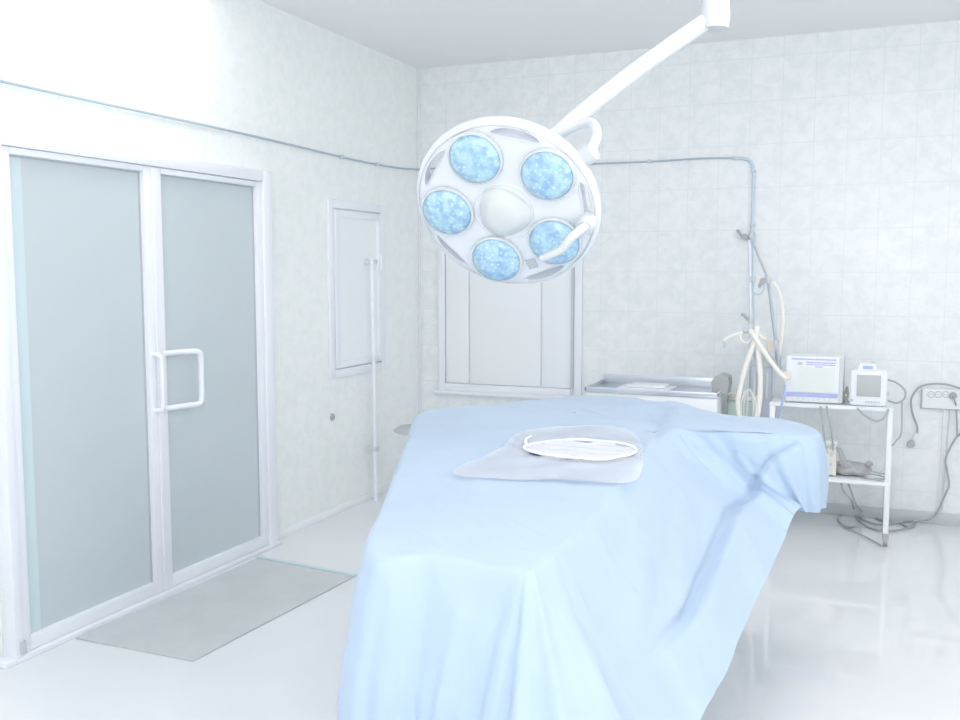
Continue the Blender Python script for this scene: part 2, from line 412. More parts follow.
def disp(p_, nrm, i, j):
    s = i / PER
    hang = max(0, (j - NT) / NHG)
    d = Vector((0, 0, 0))
    w = noise.noise(Vector((p_.x * 2.5, p_.y * 2.5, p_.z * 2.5)))
    if hang > 0:
        # folds run down the cloth, different pitch on each side
        f = 0
        if s < 1.9:      # front face
            f = .010 * math.sin(s * 9 + 1.0) + .006 * math.sin(s * 21 + 2)
        elif s < 4.3:    # near corner: sharp cone of folds
            f = .034 * abs(math.sin((s - 1.9) * 5.24)) + .006 * math.sin(s * 19) - .010 - .03 * math.exp(-((s - 2.05) / .10) ** 2)
        elif s < 9.2:
            f = .006 * math.sin(s * 3.2 + .5 + 1.5 * hang) + .002 * math.sin(s * 9 + 4 * hang)
        elif s < 13:
            f = .010 * math.sin(s * 8) + .004 * math.sin(s * 19)
        elif s > 19.5 or s < .2:
            f = .015 * math.sin(s * 12)
        else: f = .02 * math.sin(s * 8)
        d += nrm * f * min(1, hang * 1.8) * (.5 + .8 * hang)
        d += nrm * .010 * w * min(1, hang * 4)
        # long crease sweeping across the side sheet
        if 4.5 < s < 11:
            hc = .62 + .02 * math.sin(s * 2.2) - .50 * max(0, min(1, (s - 8.9) / 2.1)) ** 1.3
            k_ = max(0, min(1, (s - 4.9) / 1.2)) * max(0, min(1, (11.3 - s) / .6))
            u_ = hang - hc
            d += nrm * k_ * (-(.030 - .018 * max(0, min(1, s - 8.7))) * math.exp(-(u_ / .030) ** 2) + .028 / (1 + math.exp(-(u_ - .035) / .012)) * math.exp(-max(0, u_ - .05) / .35))
            d += nrm * .014 * math.sin(s * 17 + hang * 3) * math.exp(-((hang - .14) / .14) ** 2) * math.exp(-((s - 8.9) / .45) ** 2)
            d += nrm * .008 * math.sin((s * .9 + hang * 5) * 4) * math.exp(-((s - 6.2) / 1.2) ** 2) * math.exp(-((hang - .45) / .2) ** 2)
            if 10.0 < s < 11: d += nrm * (-.006) * math.exp(-((s - 10.5) / .18) ** 2) * min(1, hang * 2)
    q = p_
    n2 = noise.noise(Vector((q.x * 9 + q.y * 3, q.y * 2.2 - q.x * 1.5, q.z * 5)))
    n3 = noise.noise(Vector((q.x * 3 - q.y * 5, q.y * 7 + q.x * 8, q.z * 8 + 4)))
    n4 = 1 - abs(noise.noise(Vector((q.x * 4 + q.y * 2.5, q.y * 3.2, q.z * 3 + 9)))) * 2
    d += nrm * (.0045 * n2 + .003 * n3 + .006 * max(0, n4) ** 6)
    if j < NT + 6:
        for a, b, h, wd in top_creases:
            dd, t = sdist(p_, a, b)
            if dd < wd * 3: d += nrm * h * math.exp(-(dd / wd) ** 2) * math.sin(PI * min(.98, max(.02, t)))
    return d
bm = bmesh.new(); grid = []
def gp(i, j): return G[i % NS][min(NJ - 1, max(0, j))]
P2 = []
for i in range(NS):
    row = []
    for j in range(NJ):
        if j < 2: nrm = Vector((0, 0, 1))
        else:
            nrm = (gp(i + 1, j) - gp(i - 1, j)).cross(gp(i, j + 1) - gp(i, j - 1))
            if nrm.length < 1e-9: nrm = Vector((0, 0, 1))
            nrm.normalize()
            if j <= NT: nrm = nrm if nrm.z > 0 else -nrm
            else:
                ref = (gp(i, j) - gp(i, 0)); ref.z = .2
                if nrm.dot(ref) < 0: nrm = -nrm
        row.append(G[i][j] + disp(G[i][j], nrm, i, j))
    P2.append(row)
for i in range(NS): grid.append([bm.verts.new(P2[i][j]) for j in range(NJ)])
for i in range(NS):
    a, b = grid[i], grid[(i + 1) % NS]
    for j in range(NJ - 1): bm.faces.new((a[j], a[j + 1], b[j + 1], b[j]))
# close the middle
mid = [grid[i][0] for i in range(NS)]
drape = link('surgical_drape', bm, 'drape', loc=(-1.0, 2.9, .2), smooth=False)
for p_ in drape.data.polygons: p_.use_smooth = True
tag(drape, 'large pale blue surgical drape hanging in folds over the operating table', 'drape')

# height of the drape's top under a plan point, for what lies on it
TOPS = [P2[i][j] for i in range(NS) for j in range(0, NT - 1)]
def nearest_top(x, y):
    w_ = z_ = 0; mx_ = 0
    for q in TOPS:
        d_ = (q.x - x) ** 2 + (q.y - y) ** 2
        if d_ < .0064:
            k_ = math.exp(-d_ / .0012); w_ += k_; z_ += k_ * q.z
    return z_ / w_ if w_ > 0 else ZT

# clear film with an oval opening lying on the drape
film_px = [(452, 478), (500, 452), (524, 433), (600, 428), (636, 437), (642, 460), (632, 484), (560, 484)]
oval = []
for k in range(28):
    a = 2 * PI * k / 28
    oval.append(Vector((-.905 + .185 * math.cos(a), 3.0 + .16 * math.sin(a), 0)))
outer = catmull([Z(u, v, ZT) for u, v in film_px], 7, True)
film = bmesh.new()
cen = Vector((-.905, 3.0, 0))
NO = 56
def ray_outer(ang):
    d_ = Vector((math.cos(ang), math.sin(ang), 0)); best = 0
    for a, b in zip(outer, outer[1:] + outer[:1]):
        a2, b2 = Vector((a.x, a.y, 0)) - cen, Vector((b.x, b.y, 0)) - cen
        den = d_.x * (b2.y - a2.y) - d_.y * (b2.x - a2.x)
        if abs(den) < 1e-9: continue
        t = (a2.x * (b2.y - a2.y) - a2.y * (b2.x - a2.x)) / den
        u_ = (a2.x * d_.y - a2.y * d_.x) / den
        if t > 0 and -.001 <= u_ <= 1.001: best = max(best, t)
    return best
rings = []
for k in range(NO):
    a = 2 * PI * k / NO; ro = max(.21, ray_outer(a)); ri = .18
    ri = (.185 * .16) / math.hypot(.16 * math.cos(a), .185 * math.sin(a))
    rr = []
    for m_ in range(8):
        r_ = ri + (ro - ri) * m_ / 7
        q = cen + Vector((math.cos(a), math.sin(a), 0)) * r_
        zz = nearest_top(q.x, q.y) + .009 + .003 * math.sin(a * 9 + m_)
        rr.append(film.verts.new((q.x, q.y, zz)))
    rings.append(rr)
for k in range(NO):
    a, b = rings[k], rings[(k + 1) % NO]
    for m_ in range(7): film.faces.new((a[m_], a[m_ + 1], b[m_ + 1], b[m_]))
bmesh.ops.solidify(film, geom=film.faces[:], thickness=.001)
fo = thing('incise_film', 'clear whitish plastic film with an oval opening lying on the blue drape', 'plastic film', (cen.x, cen.y, ZT))
link('film_sheet', film, 'film', fo)
rim = []
for k in range(36):
    a = 2 * PI * k / 36
    x, y = cen.x + .185 * math.cos(a), cen.y + .16 * math.sin(a)
    rim.append((x, y, nearest_top(x, y) + .014 + .003 * math.sin(2 * a)))
link('oval_rim', tube(rim, .005, 8, 2, True), 'ring', fo)
link('rim_tail', tube([(rim[18][0], rim[18][1], rim[18][2]), (rim[18][0] - .035, rim[18][1] + .09, rim[18][2] + .004), (rim[18][0] - .05, rim[18][1] + .2, rim[18][2] - .004)], .005, 8, 5), 'ring', fo)
inn = bmesh.new()
vs = []
gr = []
for a_ in range(24):
    t = a_ / 23 * 2 - 1
    row = []
    for b_ in range(24):
        s_ = b_ / 23 * 2 - 1
        ex = math.sqrt(max(0, 1 - t * t))
        x, y = cen.x + .181 * s_ * ex, cen.y + .156 * t
        row.append(inn.verts.new((x, y, nearest_top(x, y) + .010 + .006 * math.sin(t * 13 + s_ * 1.5))))
    gr.append(row)
for a_ in range(23):
    for b_ in range(23):
        try: inn.faces.new((gr[a_][b_], gr[a_][b_ + 1], gr[a_ + 1][b_ + 1], gr[a_ + 1][b_]))
        except Exception: pass
bmesh.ops.remove_doubles(inn, verts=inn.verts, dist=.0004)
link('folded_lining', inn, 'greyfold', fo)

# ------------------------------------------------------------------ surgical lamp
LC = Y(505, 210, 3.2)
view = (LC - CAM).normalized()
a25 = math.radians(25)
rr_ = R - view * R.dot(view); rr_.normalize(); uu_ = rr_.cross(view); uu_.normalize()
if uu_.z < 0: uu_ = -uu_
e1 = rr_ * math.cos(a25) - uu_ * math.sin(a25)
e2s = -rr_ * math.sin(a25) - uu_ * math.cos(a25)
tl = math.radians(34)
nrm = (-view) * math.cos(tl) + e2s * math.sin(tl)
e2 = e2s * math.cos(tl) - (-view) * math.sin(tl)
depth = (LC - CAM).dot(F); RL = 95 * depth / FPX
lamp = thing('surgical_lamp', 'round white operating lamp head with five blue lenses hung over the table', 'surgical lamp', LC)
def LP(r, deg, h=0):
    a = math.radians(deg); return LC + (e1 * math.cos(a) + e2 * math.sin(a)) * r * RL + nrm * h
def lbm(prof, c=None, seg=72): return lathe([(r * RL, h) for r, h in prof], c if c is not None else LC, nrm, seg, e1)
shell = lbm([(0, .002), (.5, .002), (.86, -.002), (.95, -.010), (1.0, -.028), (1.0, -.045), (.97, -.062), (.80, -.10), (.5, -.135), (.2, -.15), (0, -.15)])
so = link('lamp_body', shell, 'lampshell', lamp)
# five leaf-shaped grip openings cut right through the rim
cutters = []
for dg, ln, wd in ((-33, 17, .050), (38, 17, .050), (114, 15, .042), (186, 16, .042), (255, 17, .050)):
    poly = []
    for k in range(24):
        t = 2 * PI * k / 24
        da = ln * math.cos(t); rr2 = .885 + wd * math.sin(t) * (abs(math.sin(t)) ** .35)
        poly.append(LP(rr2, dg + da, .05))
    cb = prism(poly, -nrm, .30)
    co = link('cutter', cb, 'lampshell', lamp, False)
    mo = so.modifiers.new('cut', 'BOOLEAN'); mo.operation = 'DIFFERENCE'; mo.solver = 'EXACT'; mo.object = co
    cutters.append(co)
    # raised lip round each opening
    link('grip_rim', tube([LP(.885 + (wd + .012) * math.sin(2 * PI * k / 24) * (abs(math.sin(2 * PI * k / 24)) ** .35), dg + (ln + 1) * math.cos(2 * PI * k / 24), -.002 - .010 * (.5 + .5 * math.sin(2 * PI * k / 24))) for k in range(24)], .0035, 6, 2, True), 'shellgrey', lamp)
dg_ = bpy.context.evaluated_depsgraph_get(); bpy.context.view_layer.update()
dg_ = bpy.context.evaluated_depsgraph_get()
newme = bpy.data.meshes.new_from_object(so.evaluated_get(dg_))
so.modifiers.clear(); so.data = newme
for c_ in cutters: bpy.data.objects.remove(c_, do_unlink=True)
for p_ in so.data.polygons: p_.use_smooth = True
so.data.set_sharp_from_angle(angle=math.radians(35))
# lenses
for dg, r in ((-138.7, .66), (-69, .665), (151, .63), (6.3, .62), (76.6, .62)):
    c = LP(r, dg)
    h = link('lens_ring', lathe([(.078 * RL / .33, .0), (.094 * RL / .33, .002), (.098 * RL / .33, .012), (.096 * RL / .33, .020), (.090 * RL / .33, .022), (.086 * RL / .33, .016)], c, nrm, 40, e1), 'shellgrey', lamp)
    link('lens', lathe([(.088 * RL / .33, .015), (.084 * RL / .33, .026), (.070 * RL / .33, .036), (.045 * RL / .33, .044), (.02, .047), (0, .048)], c, nrm, 40, e1), 'lens', h)
# centre hub: soft three-sided cover
hubc = LP(.02, 80)
hb = bmesh.new(); rg = []
for k_, (r, h) in enumerate(((.092, 0), (.092, .012), (.084, .022), (.074, .026), (.066, .034), (.050, .042), (.028, .046), (0, .047))):
    ring = []
    for k in range(48):
        a = 2 * PI * k / 48
        q = r * (1 + .07 * math.cos(3 * a + 1.2))
        ring.append(hb.verts.new(hubc + (e1 * math.cos(a) + e2 * math.sin(a)) * q * RL / .33 + nrm * h))
    rg.append(ring)
for a, b in zip(rg, rg[1:]):
    for k in range(48): hb.faces.new((a[k], a[(k + 1) % 48], b[(k + 1) % 48], b[k]))
bmesh.ops.remove_doubles(hb, verts=hb.verts, dist=.0002)
link('centre_hub', hb, 'hub', lamp)
link('hub_ring', lathe([(.100 * RL / .33, 0), (.108 * RL / .33, .005), (.112 * RL / .33, .002), (.112 * RL / .33, -.002)], hubc, nrm, 48, e1), 'lampshell', lamp)
# hooked grip at the rim
link('handle_socket', lathe([(0, .03), (.026, .028), (.034, .018), (.036, 0), (.036, -.03), (0, -.03)], LP(.87, -20, .012), nrm, 28, e1), 'shellgrey', lamp)
link('handle', tube([LP(.87, -20, .03), LP(.84, -22, .075), LP(.76, -18, .105), LP(.70, -8, .115), LP(.62, 2, .12), LP(.57, 12, .115)], lambda t: .017 - .004 * t, 12, 6), 'hub', lamp)
# small grey plate between two lenses
q = LP(.70, 43, .001); d1 = (LP(.70, 47) - LP(.70, 39)).normalized(); d2 = nrm.cross(d1)
link('name_plate', prism([q + d1 * a * .018 + d2 * b * .020 for a, b in ((-1, -1), (1, -1), (1, 1), (-1, 1))], nrm, .003), 'seal', lamp, False)
# seam line along the rim and rear housing, yoke, arm and ceiling post
link('rim_seam', tube([LP(.955, k * 6, -.0075) for k in range(60)], .0022, 6, 1, True), 'shellgrey', lamp)
yk = []
side = e1
post = Vector((-.55, 3.9, ZC))
ba = LC - nrm * .15
jn = LP(0, 0, -.27) + Vector((0, 0, .02))
link('rear_housing', lathe([(.10, -.02), (.10, .06), (.085, .10), (.05, .13), (0, .135)], ba, -nrm, 36), 'lampshell', lamp)
link('yoke', tube([LP(1.06, -60, -.06), LP(1.12, -62, -.16), LP(.95, -64, -.30), LP(.5, -66, -.38), LP(.1, -66, -.40)], .017, 12, 8), 'lampshell', lamp)
link('yoke_pivot', lathe([(0, -.03), (.03, -.03), (.034, 0), (.03, .03), (0, .03)], LP(1.03, -60, -.06), (LP(1, -60) - LC), 24), 'shellgrey', lamp)
el = LP(.1, -66, -.40)
link('neck', tube([ba - nrm * .10, (ba - nrm * .18), el], .022, 12, 6), 'lampshell', lamp)
elb = Vector((-.62, 3.75, 2.55))
link('spring_arm', tube([el, el.lerp(elb, .5) + Vector((0, 0, .02)), elb], lambda t: .032, 14, 6), 'lampshell', lamp)
link('arm_joint', lathe([(0, -.06), (.05, -.05), (.055, 0), (.05, .05), (0, .06)], elb, (0, 0, 1), 28), 'shellgrey', lamp)
link('ceiling_post', join(tube([elb + Vector((0, 0, .02)), Vector((elb.x, elb.y, ZC - .02))], .035, 18, 0), lathe([(.0, 0), (.035, 0), (.06, .02), (.13, .06), (.14, .075), (0, .075)], (elb.x, elb.y, ZC - .078), (0, 0, 1), 36)), 'lampshell', lamp)

# ------------------------------------------------------------------ wall cable and gas pipe
yy = YB - .012
wc = thing('wall_cable', 'thin grey cable clipped along the top of the left and back walls', 'cable', (XL + .02, 6.5, 2.35))
P = [X(-40, 72, XL + .012), X(80, 98.5, XL + .012), X(227, 130, XL + .012), X(300, 147, XL + .012), X(342, 157, XL + .012), X(375, 164, XL + .012), X(400, 168, XL + .012), Vector((XL + .02, YB - .03, 2.353)), Y(425, 169, yy), Y(500, 166, yy), Y(585, 164, yy), Y(650, 161.5, yy), Y(700, 158.5, yy), Y(735, 158, yy)]
link('cable_run', tube(P, .006, 6, 6), 'wire', wc)
for q in (P[4], P[5] + Vector((0, .03, 0)), P[13], P[11]):
    link('cable_clip', box(q.x - .014, q.x + .014, q.y - .014, q.y + .012, q.z - .012, q.z + .012, .003), 'shellgrey', wc)
gp_ = thing('gas_pipe', 'slim blue grey pipe bending down the back wall to a valve', 'pipe', (-.82, YB - .03, 1.8))
link('pipe', tube([Y(737, 158, yy), Y(744, 158.5, yy), Y(751, 162, yy), Y(753.5, 172, yy), Y(753, 200, yy), Y(752, 236, yy)], .010, 8, 6), 'pipe', gp_)
for u, v in ((753.5, 171), (752.5, 225)):
    q = Y(u, v, yy); link('pipe_clip', box(q.x - .02, q.x + .02, q.y - .014, q.y + .012, q.z - .008, q.z + .008, .003), 'shellgrey', gp_)
q = Y(752, 237, yy - .01)
link('valve', join(lathe([(0, -.03), (.018, -.03), (.022, -.01), (.022, .01), (.018, .03), (0, .03)], q, (0, 0, 1), 20), lathe([(0, 0), (.012, 0), (.012, .05), (0, .05)], q, (0, -1, 0), 16)), 'shellgrey', gp_)
q2 = Y(745, 237, yy - .03)
link('lever', join(tube([Y(749, 237, yy - .02), Y(743, 237, yy - .03), Y(740, 234, yy - .04), Y(737.5, 230, yy - .05)], .010, 8, 4), lathe([(0, -.012), (.022, -.012), (.022, .012), (0, .012)], q2, (0, 1, 0), 16)), 'dark', gp_)

# anaesthesia apparatus behind the drape
YA = 6.22
an = thing('anaesthesia_machine', 'pale anaesthesia machine with a thin jointed mast and grey wing clips', 'anaesthesia machine', (-.75, YA, 0))
link('cabinet', box(-.89, -.63, 6.02, 6.40, .12, .66, .012), 'white', an)
for sx in (-.85, -.67):
    for sy in (6.06, 6.36): link('caster', join(lathe([(0, -.015), (.035, -.015), (.04, 0), (.035, .015), (0, .015)], (sx, sy, .04), (1, 0, 0), 20), tube([(sx, sy, .05), (sx, sy, .12)], .010, 8, 0)), 'dark', an)
c = Y(742, 408, 6.10)
cn = link('absorber_canister', lathe([(0, 0), (.085, 0), (.095, .01), (.095, .13), (.085, .14), (0, .14)], (-.79, 6.12, .66), (0, 0, 1), 36), 'green', an)
link('canister_lid', lathe([(0, .03), (.05, .03), (.09, .02), (.10, 0), (0, 0)], (-.79, 6.12, .80), (0, 0, 1), 36), 'beige', cn)
link('flowmeter_block', box(-.755, -.630, 6.20, 6.30, .66, 1.00, .008), 'bluegrey', an)
for k in range(3): link('flow_tube', tube([(-.73 + k * .038, 6.190, .80), (-.73 + k * .038, 6.190, .96)], .008, 8, 0), 'label', an)
link('vaporizer', join(box(-.75, -.635, 6.20, 6.29, 1.0, 1.035, .005), box(-.735, -.65, 6.21, 6.28, 1.035, 1.09, .008)), 'shellgrey', an)
for gq in ((-.72, 6.21, 1.07), (-.66, 6.20, 1.02)): link('gauge', lathe([(0, 0), (.026, 0), (.026, .02), (0, .02)], gq, (0, -1, 0), 20), 'greyprint', an)
# support mast with jointed rod and clips
yr = 6.22
mast = an
a0, a1, a2, a3 = Y(751, 238, yr), Y(768, 279, yr), Y(772, 312, yr), Y(776, 345, yr)
link('jointed_rod', tube([a0, a1], .0075, 8, 0), 'rod', mast)
link('lower_rod', tube([a1, a2, a3, Y(777, 372, yr)], .010, 8, 3), 'rod', mast)
link('mast', tube([Y(749.5, 240, yr), Y(750, 300, yr), Vector((Y(751, 400, yr).x, yr, .665))], .008, 8, 0), 'steel_l', mast)
link('second_mast', tube([Y(752.5, 240, yr + .02), Y(753.5, 300, yr + .02), Vector((Y(756, 400, yr).x, yr + .04, .665))], .006, 8, 0), 'pipe', mast)
for (u, v, pts, m_) in ((768, 280, ((767, 280), (764, 281), (761, 283), (759, 287.5)), 'dark'), (751, 320, ((751, 320), (748, 319), (745, 316), (741.5, 314)), 'dark')):
    link('joint', lathe([(0, -.02), (.018, -.02), (.022, 0), (.018, .02), (0, .02)], Y(u, v, yr - .01), (0, 0, 1), 18), 'shellgrey', mast)
    link('wing_clip', tube([Y(a, b, yr - .02) for a, b in pts], lambda t: .013 - .007 * abs(t - .4), 8, 4), m_, mast)
link('clip_body', lathe([(0, -.012), (.020, -.012), (.020, .012), (0, .012)], Y(763, 281, yr - .03), (0, 1, 0), 16), 'dark', mast)
link('bend_pipe', tube([Y(753, 281, yr), Y(753, 291, yr), Y(758, 294, yr), Y(763, 291, yr), Y(764, 284, yr)], .006, 8, 5), 'pipe', mast)
for (u, v) in ((776, 343), (753, 279)):
    link('collar', lathe([(0, -.018), (.018, -.018), (.018, .018), (0, .018)], Y(u, v, yr), (0, 0, 1), 16), 'shellgrey', mast)
link('wire_basket', join(tube([Y(776, 344, yr - .02), Y(779, 356, yr - .02), Y(778, 368, yr - .02)], .014, 8, 4), tube([Y(770, 355, yr - .02), Y(775, 362, yr - .02), Y(782, 369, yr - .02)], .010, 8, 4)), 'greyprint', mast)

hg = 'breathing hoses by the anaesthesia machine'
def hose(name, pts, r, m, label, ydep=None, cat='hose', group=None):
    b_ = tube(pts, r, 9, 8)
    c0 = Vector(pts[-1])
    return tag(link(name, b_, m, loc=c0), label, cat, group)
yh = 6.0
hose('breathing_hose', [Y(757, 326, yh), Y(755, 340, yh - .02), Y(747, 362, yh - .05), Y(741, 385, yh - .06), Y(738, 402, yh - .06), Y(740, 418, yh - .04), Y(744, 428, yh)], .015, 'cream', 'cream breathing hose dropping left of the canister from the stand top', group=hg)
hose('breathing_hose', [Y(752, 331, yh), Y(757, 345, yh), Y(760, 370, yh - .03), Y(760, 395, yh - .04), Y(758, 412, yh - .04), Y(755, 432, yh - .02), V((-.70, 5.99, .30)), V((-.70, 5.98, .018))], .016, 'cream', 'straight cream breathing hose falling behind the drape at the stand foot', group=hg)
hose('breathing_hose', [Y(750, 330, yh - .04), Y(760, 345, yh - .05), Y(770, 360, yh - .06), Y(780, 373, yh - .08), Y(787, 379, yh - .08)], .014, 'cream', 'cream breathing hose curving from the stand to the boxed device', group=hg)
hose('breathing_hose', [Y(773, 282, yr - .02), Y(779, 292, yr - .02), Y(783, 312, yr - .02), Y(782, 332, yr - .02), Y(780, 350, yr - .02), Y(778, 370, yr - .02)], .011, 'cream', 'pale peach hose arching down from the upper wing clip', group=hg)
hose('blue_tube', [Y(785, 385, yh - .06), Y(783, 400, yh - .07), Y(779, 415, yh - .06), Y(776, 434, yh)], .006, 'bluetube', 'thin blue tube hanging in front of the device box', cat='tube')
ya = thing('breathing_circuit', 'beige branching breathing connector on top of the hose stand', 'breathing connector', Y(748, 332, yh))
link('y_piece', join(tube([Y(724, 341, yh), Y(730, 337, yh), Y(738, 334, yh), Y(748, 331, yh), Y(757, 333, yh), Y(766, 340, yh)], .011, 9, 5), tube([Y(740, 334, yh), Y(741, 340, yh), Y(747, 343, yh), Y(752, 338, yh)], .009, 9, 5)), 'cream', ya)
link('end_cap', tube([Y(724, 339, yh), Y(725, 348, yh)], .007, 8, 0), 'shellgrey', ya)
link('elbow', tube([Y(764, 339, yh), Y(769, 342, yh), Y(768, 352, yh)], .011, 8, 4), 'orange', ya)
link('connector', lathe([(0, -.02), (.016, -.02), (.016, .02), (0, .02)], Y(746, 331, yh), R, 14), 'greyprint', ya)
# looped hoses at the canister
cg = 'coiled tubes on the canister'
for k, (dx, lab) in enumerate(((0, 'outer grey tube loop hanging over the green canister'), (4, 'middle grey tube loop hanging over the green canister'), (9, 'inner grey tube loop hanging over the green canister'))):
    hose('tube_loop', [Y(741 + dx * .6, 424, yh - .02), Y(741 + dx * .7, 405, yh - .04), Y(745 + dx * .3, 392, yh - .05), Y(750, 390, yh - .05), Y(755 - dx * .2, 400, yh - .04), Y(757 - dx * .5, 424, yh - .02)], .006, 'shellgrey' if k else 'beige', lab, cat='tube', group=cg)

# ------------------------------------------------------------------ white equipment trolley (right)
YT = 5.95
tr = thing('equipment_trolley', 'white two shelf trolley on casters carrying the monitor and boxed device', 'trolley', (-.27, 6.12, 0))
tx0, tx1, ty0, ty1 = -.61, .075, 5.93, 6.34
link('top_shelf', join(box(tx0, tx1, ty0, ty1, .790, .808, .004), box(tx0, tx1, ty0, ty0 + .008, .808, .814, .002)), 'white', tr)
link('lower_shelf', join(box(tx0, tx1, ty0, ty1, .355, .373, .004), box(tx0, tx1, ty0, ty0 + .008, .373, .379, .002)), 'white', tr)
for lx in (tx0 + .017, tx1 - .017):
    for ly in (ty0 + .017, ty1 - .017):
        lg = link('leg', box(lx - .0155, lx + .0155, ly - .0155, ly + .0155, .075, .79, .005), 'white', tr)
        link('caster', join(lathe([(0, -.013), (.028, -.013), (.032, -.008), (.032, .008), (.028, .013), (0, .013)], (lx, ly + .008, .032), (1, 0, 0), 22), box(lx - .018, lx + .018, ly - .01, ly + .018, .040, .078, .004)), 'dark', lg)

dv = thing('device_box', 'white boxed medical device with blue printed lines and blue stripe', 'medical device', (-.37, 6.1, .81))
bx0, bx1, by0, by1, bz0, bz1 = -.525, -.205, 5.99, 6.24, .815, 1.09
link('housing', box(bx0, bx1, by0, by1, bz0, bz1, .006), 'white', dv)
link('side_panel', box(bx1 - .022, bx1 + .002, by0 - .003, by1, bz0 + .004, bz1 - .004, .003), 'shellgrey', dv)
fy = by0 - .001
link('front_label', box(-.455, -.25, fy - .002, fy, .875, 1.025), 'label', dv, False)
link('blue_stripe', box(bx0 + .004, bx1 - .026, fy - .003, fy, .847, .872), 'print', dv, False)
def dashes(x0, x1, z, h, seed):
    rnd = random.Random(seed); out = []; x = x0
    while x < x1 - .004:
        w = rnd.uniform(.006, .018); out.append(box(x, min(x1, x + w), fy - .002, fy, z, z + h)); x += w + .0022
    return join(*out)
link('printed_heading', dashes(bx0 + .03, bx1 - .04, 1.068, .008, 1), 'print', dv, False)
link('printed_text', join(dashes(bx0 + .115, bx1 - .04, 1.050, .007, 2), dashes(bx0 + .115, bx1 - .04, 1.038, .006, 3), dashes(-.36, -.315, 1.026, .006, 4)), 'print', dv, False)
link('logo_patch', box(bx0 + .065, bx0 + .09, fy - .002, fy, 1.036, 1.054), 'greyprint', dv, False)
link('lower_controls', join(*[box(bx0 + .03 + .03 * k, bx0 + .05 + .03 * k, fy - .003, fy, .826, .840, .001) for k in range(8)]), 'label', dv, False)
link('port_block', box(-.553, -.495, 5.955, 6.0, .945, .995, .004), 'beige', dv)

mo_ = thing('patient_monitor', 'small white patient monitor with a grey screen on the trolley', 'monitor', (-.065, 6.05, .81))
mx0, mx1 = -.165, .036
link('case', join(box(mx0, mx1, 5.97, 6.12, .812, 1.018, .014, 3), box(mx0 + .02, mx1 - .02, 6.10, 6.17, .83, .99, .01)), 'white', mo_)
link('screen', box(-.128, .002, 5.966, 5.972, .868, .994, .002), 'screen', mo_)
link('screen_bezel', winframe(0, 0, 0, 0, 0, 0, 0) if False else join(box(-.133, -.128, 5.964, 5.971, .863, .999), box(.002, .007, 5.964, 5.971, .863, .999), box(-.128, .002, 5.964, 5.971, .863, .868), box(-.128, .002, 5.964, 5.971, .994, .999)), 'frame', mo_, False)
link('button_row', join(*[box(-.08 + .014 * k, -.070 + .014 * k, 5.966, 5.971, .832, .842, .001) for k in range(6)]), 'greyprint', mo_, False)
link('indicator', box(-.155, -.145, 5.966, 5.971, .838, .850, .001), 'bluetube', mo_, False)
link('side_knob', lathe([(0, .012), (.009, .012), (.009, 0), (0, 0)], (.036, 6.0, .888), (1, 0, 0), 14), 'greyprint', mo_)
tp = thing('pump_unit', 'small white unit with a sloped blue panel on top of the monitor', 'medical device', (-.075, 6.05, 1.018))
link('housing', prism([V((-.128, 5.985, 1.018)), V((-.012, 5.985, 1.018)), V((-.028, 5.985, 1.058)), V((-.112, 5.985, 1.058))], (0, 1, 0), .10), 'white', tp, False)
link('display', box(-.098, -.044, 5.980, 5.986, 1.028, 1.046, .002), 'bluetube', tp)
link('knob', lathe([(0, .012), (.010, .012), (.011, 0), (0, 0)], (-.045, 6.03, 1.057), (0, 0, 1), 14), 'shellgrey', tp)
# coiled leads between the two devices
for k in range(3):
    o_ = hose('sensor_lead', [V((-.200 + .004 * k, 6.02 + .02 * k, .816)), V((-.198, 6.01 + .02 * k, .86)), V((-.172 - .004 * k, 6.0 + .02 * k, .885 + .014 * k)), V((-.180, 6.0 + .02 * k, .835)), V((-.192, 6.0 + .02 * k, .855)), V((-.172, 6.02 + .02 * k, .818))], .004, 'dark' if k % 2 else 'cable', 'short grey lead bundled between the boxed device and the monitor', cat='cable', group='leads between the two devices')

# lower shelf
ad = thing('power_adapter', 'beige power unit with sockets standing on the lower trolley shelf', 'power unit', (-.30, 6.05, .375))
link('body', box(-.345, -.225, 6.0, 6.13, .381, .545, .006), 'beige', ad)
link('top_module', box(-.30, -.225, 6.02, 6.10, .545, .585, .005), 'label', ad)
for zq in (.440, .500): link('socket', box(-.262, -.248, 5.994, 6.0, zq, zq + .018), 'greyprint', ad, False)
link('terminal', box(-.262, -.232, 5.985, 6.0, .545, .575, .003), 'shellgrey', ad)
bgm = bmesh.new(); bmesh.ops.create_icosphere(bgm, subdivisions=4, radius=1)
for v in bgm.verts:
    x, y, z = v.co
    n_ = noise.noise(v.co * 2.0 + Vector((3, 1, 0)))
    h = 1.0 + .35 * max(0, -x)
    v.co = Vector((-.145 + x * .115 * (1 + .1 * n_), 6.10 + y * .08 * (1 + .15 * n_), .414 + max(-.034, z * .042 * h * (1 + .35 * n_))))
bg = thing('soft_bag', 'slumped dark grey cloth bag on the lower trolley shelf', 'bag', (-.15, 6.1, .375))
link('bag_body', bgm, 'bag', bg)
link('strap', tube([V((-.225, 6.02, .545)), V((-.205, 6.0, .53)), V((-.19, 6.0, .49)), V((-.18, 6.02, .45)), V((-.15, 6.05, .44))], lambda t: .012 + .010 * t, 8, 6), 'bag', bg)
link('knot', blob((-.045, 6.06, .458), (.020, .018, .018), 3, .3), 'bag', bg)
hose('cord_loop', [V((-.06, 6.0, .408)), V((-.03, 5.98, .425)), V((.02, 5.97, .422)), V((.062, 5.97, .418)), V((.055, 5.97, .398)), V((.01, 5.965, .385)), V((-.05, 5.97, .385)), V((-.09, 5.99, .385))], .0045, 'cable', 'upper grey cord loop lying beside the cloth bag on the lower shelf', cat='cord')
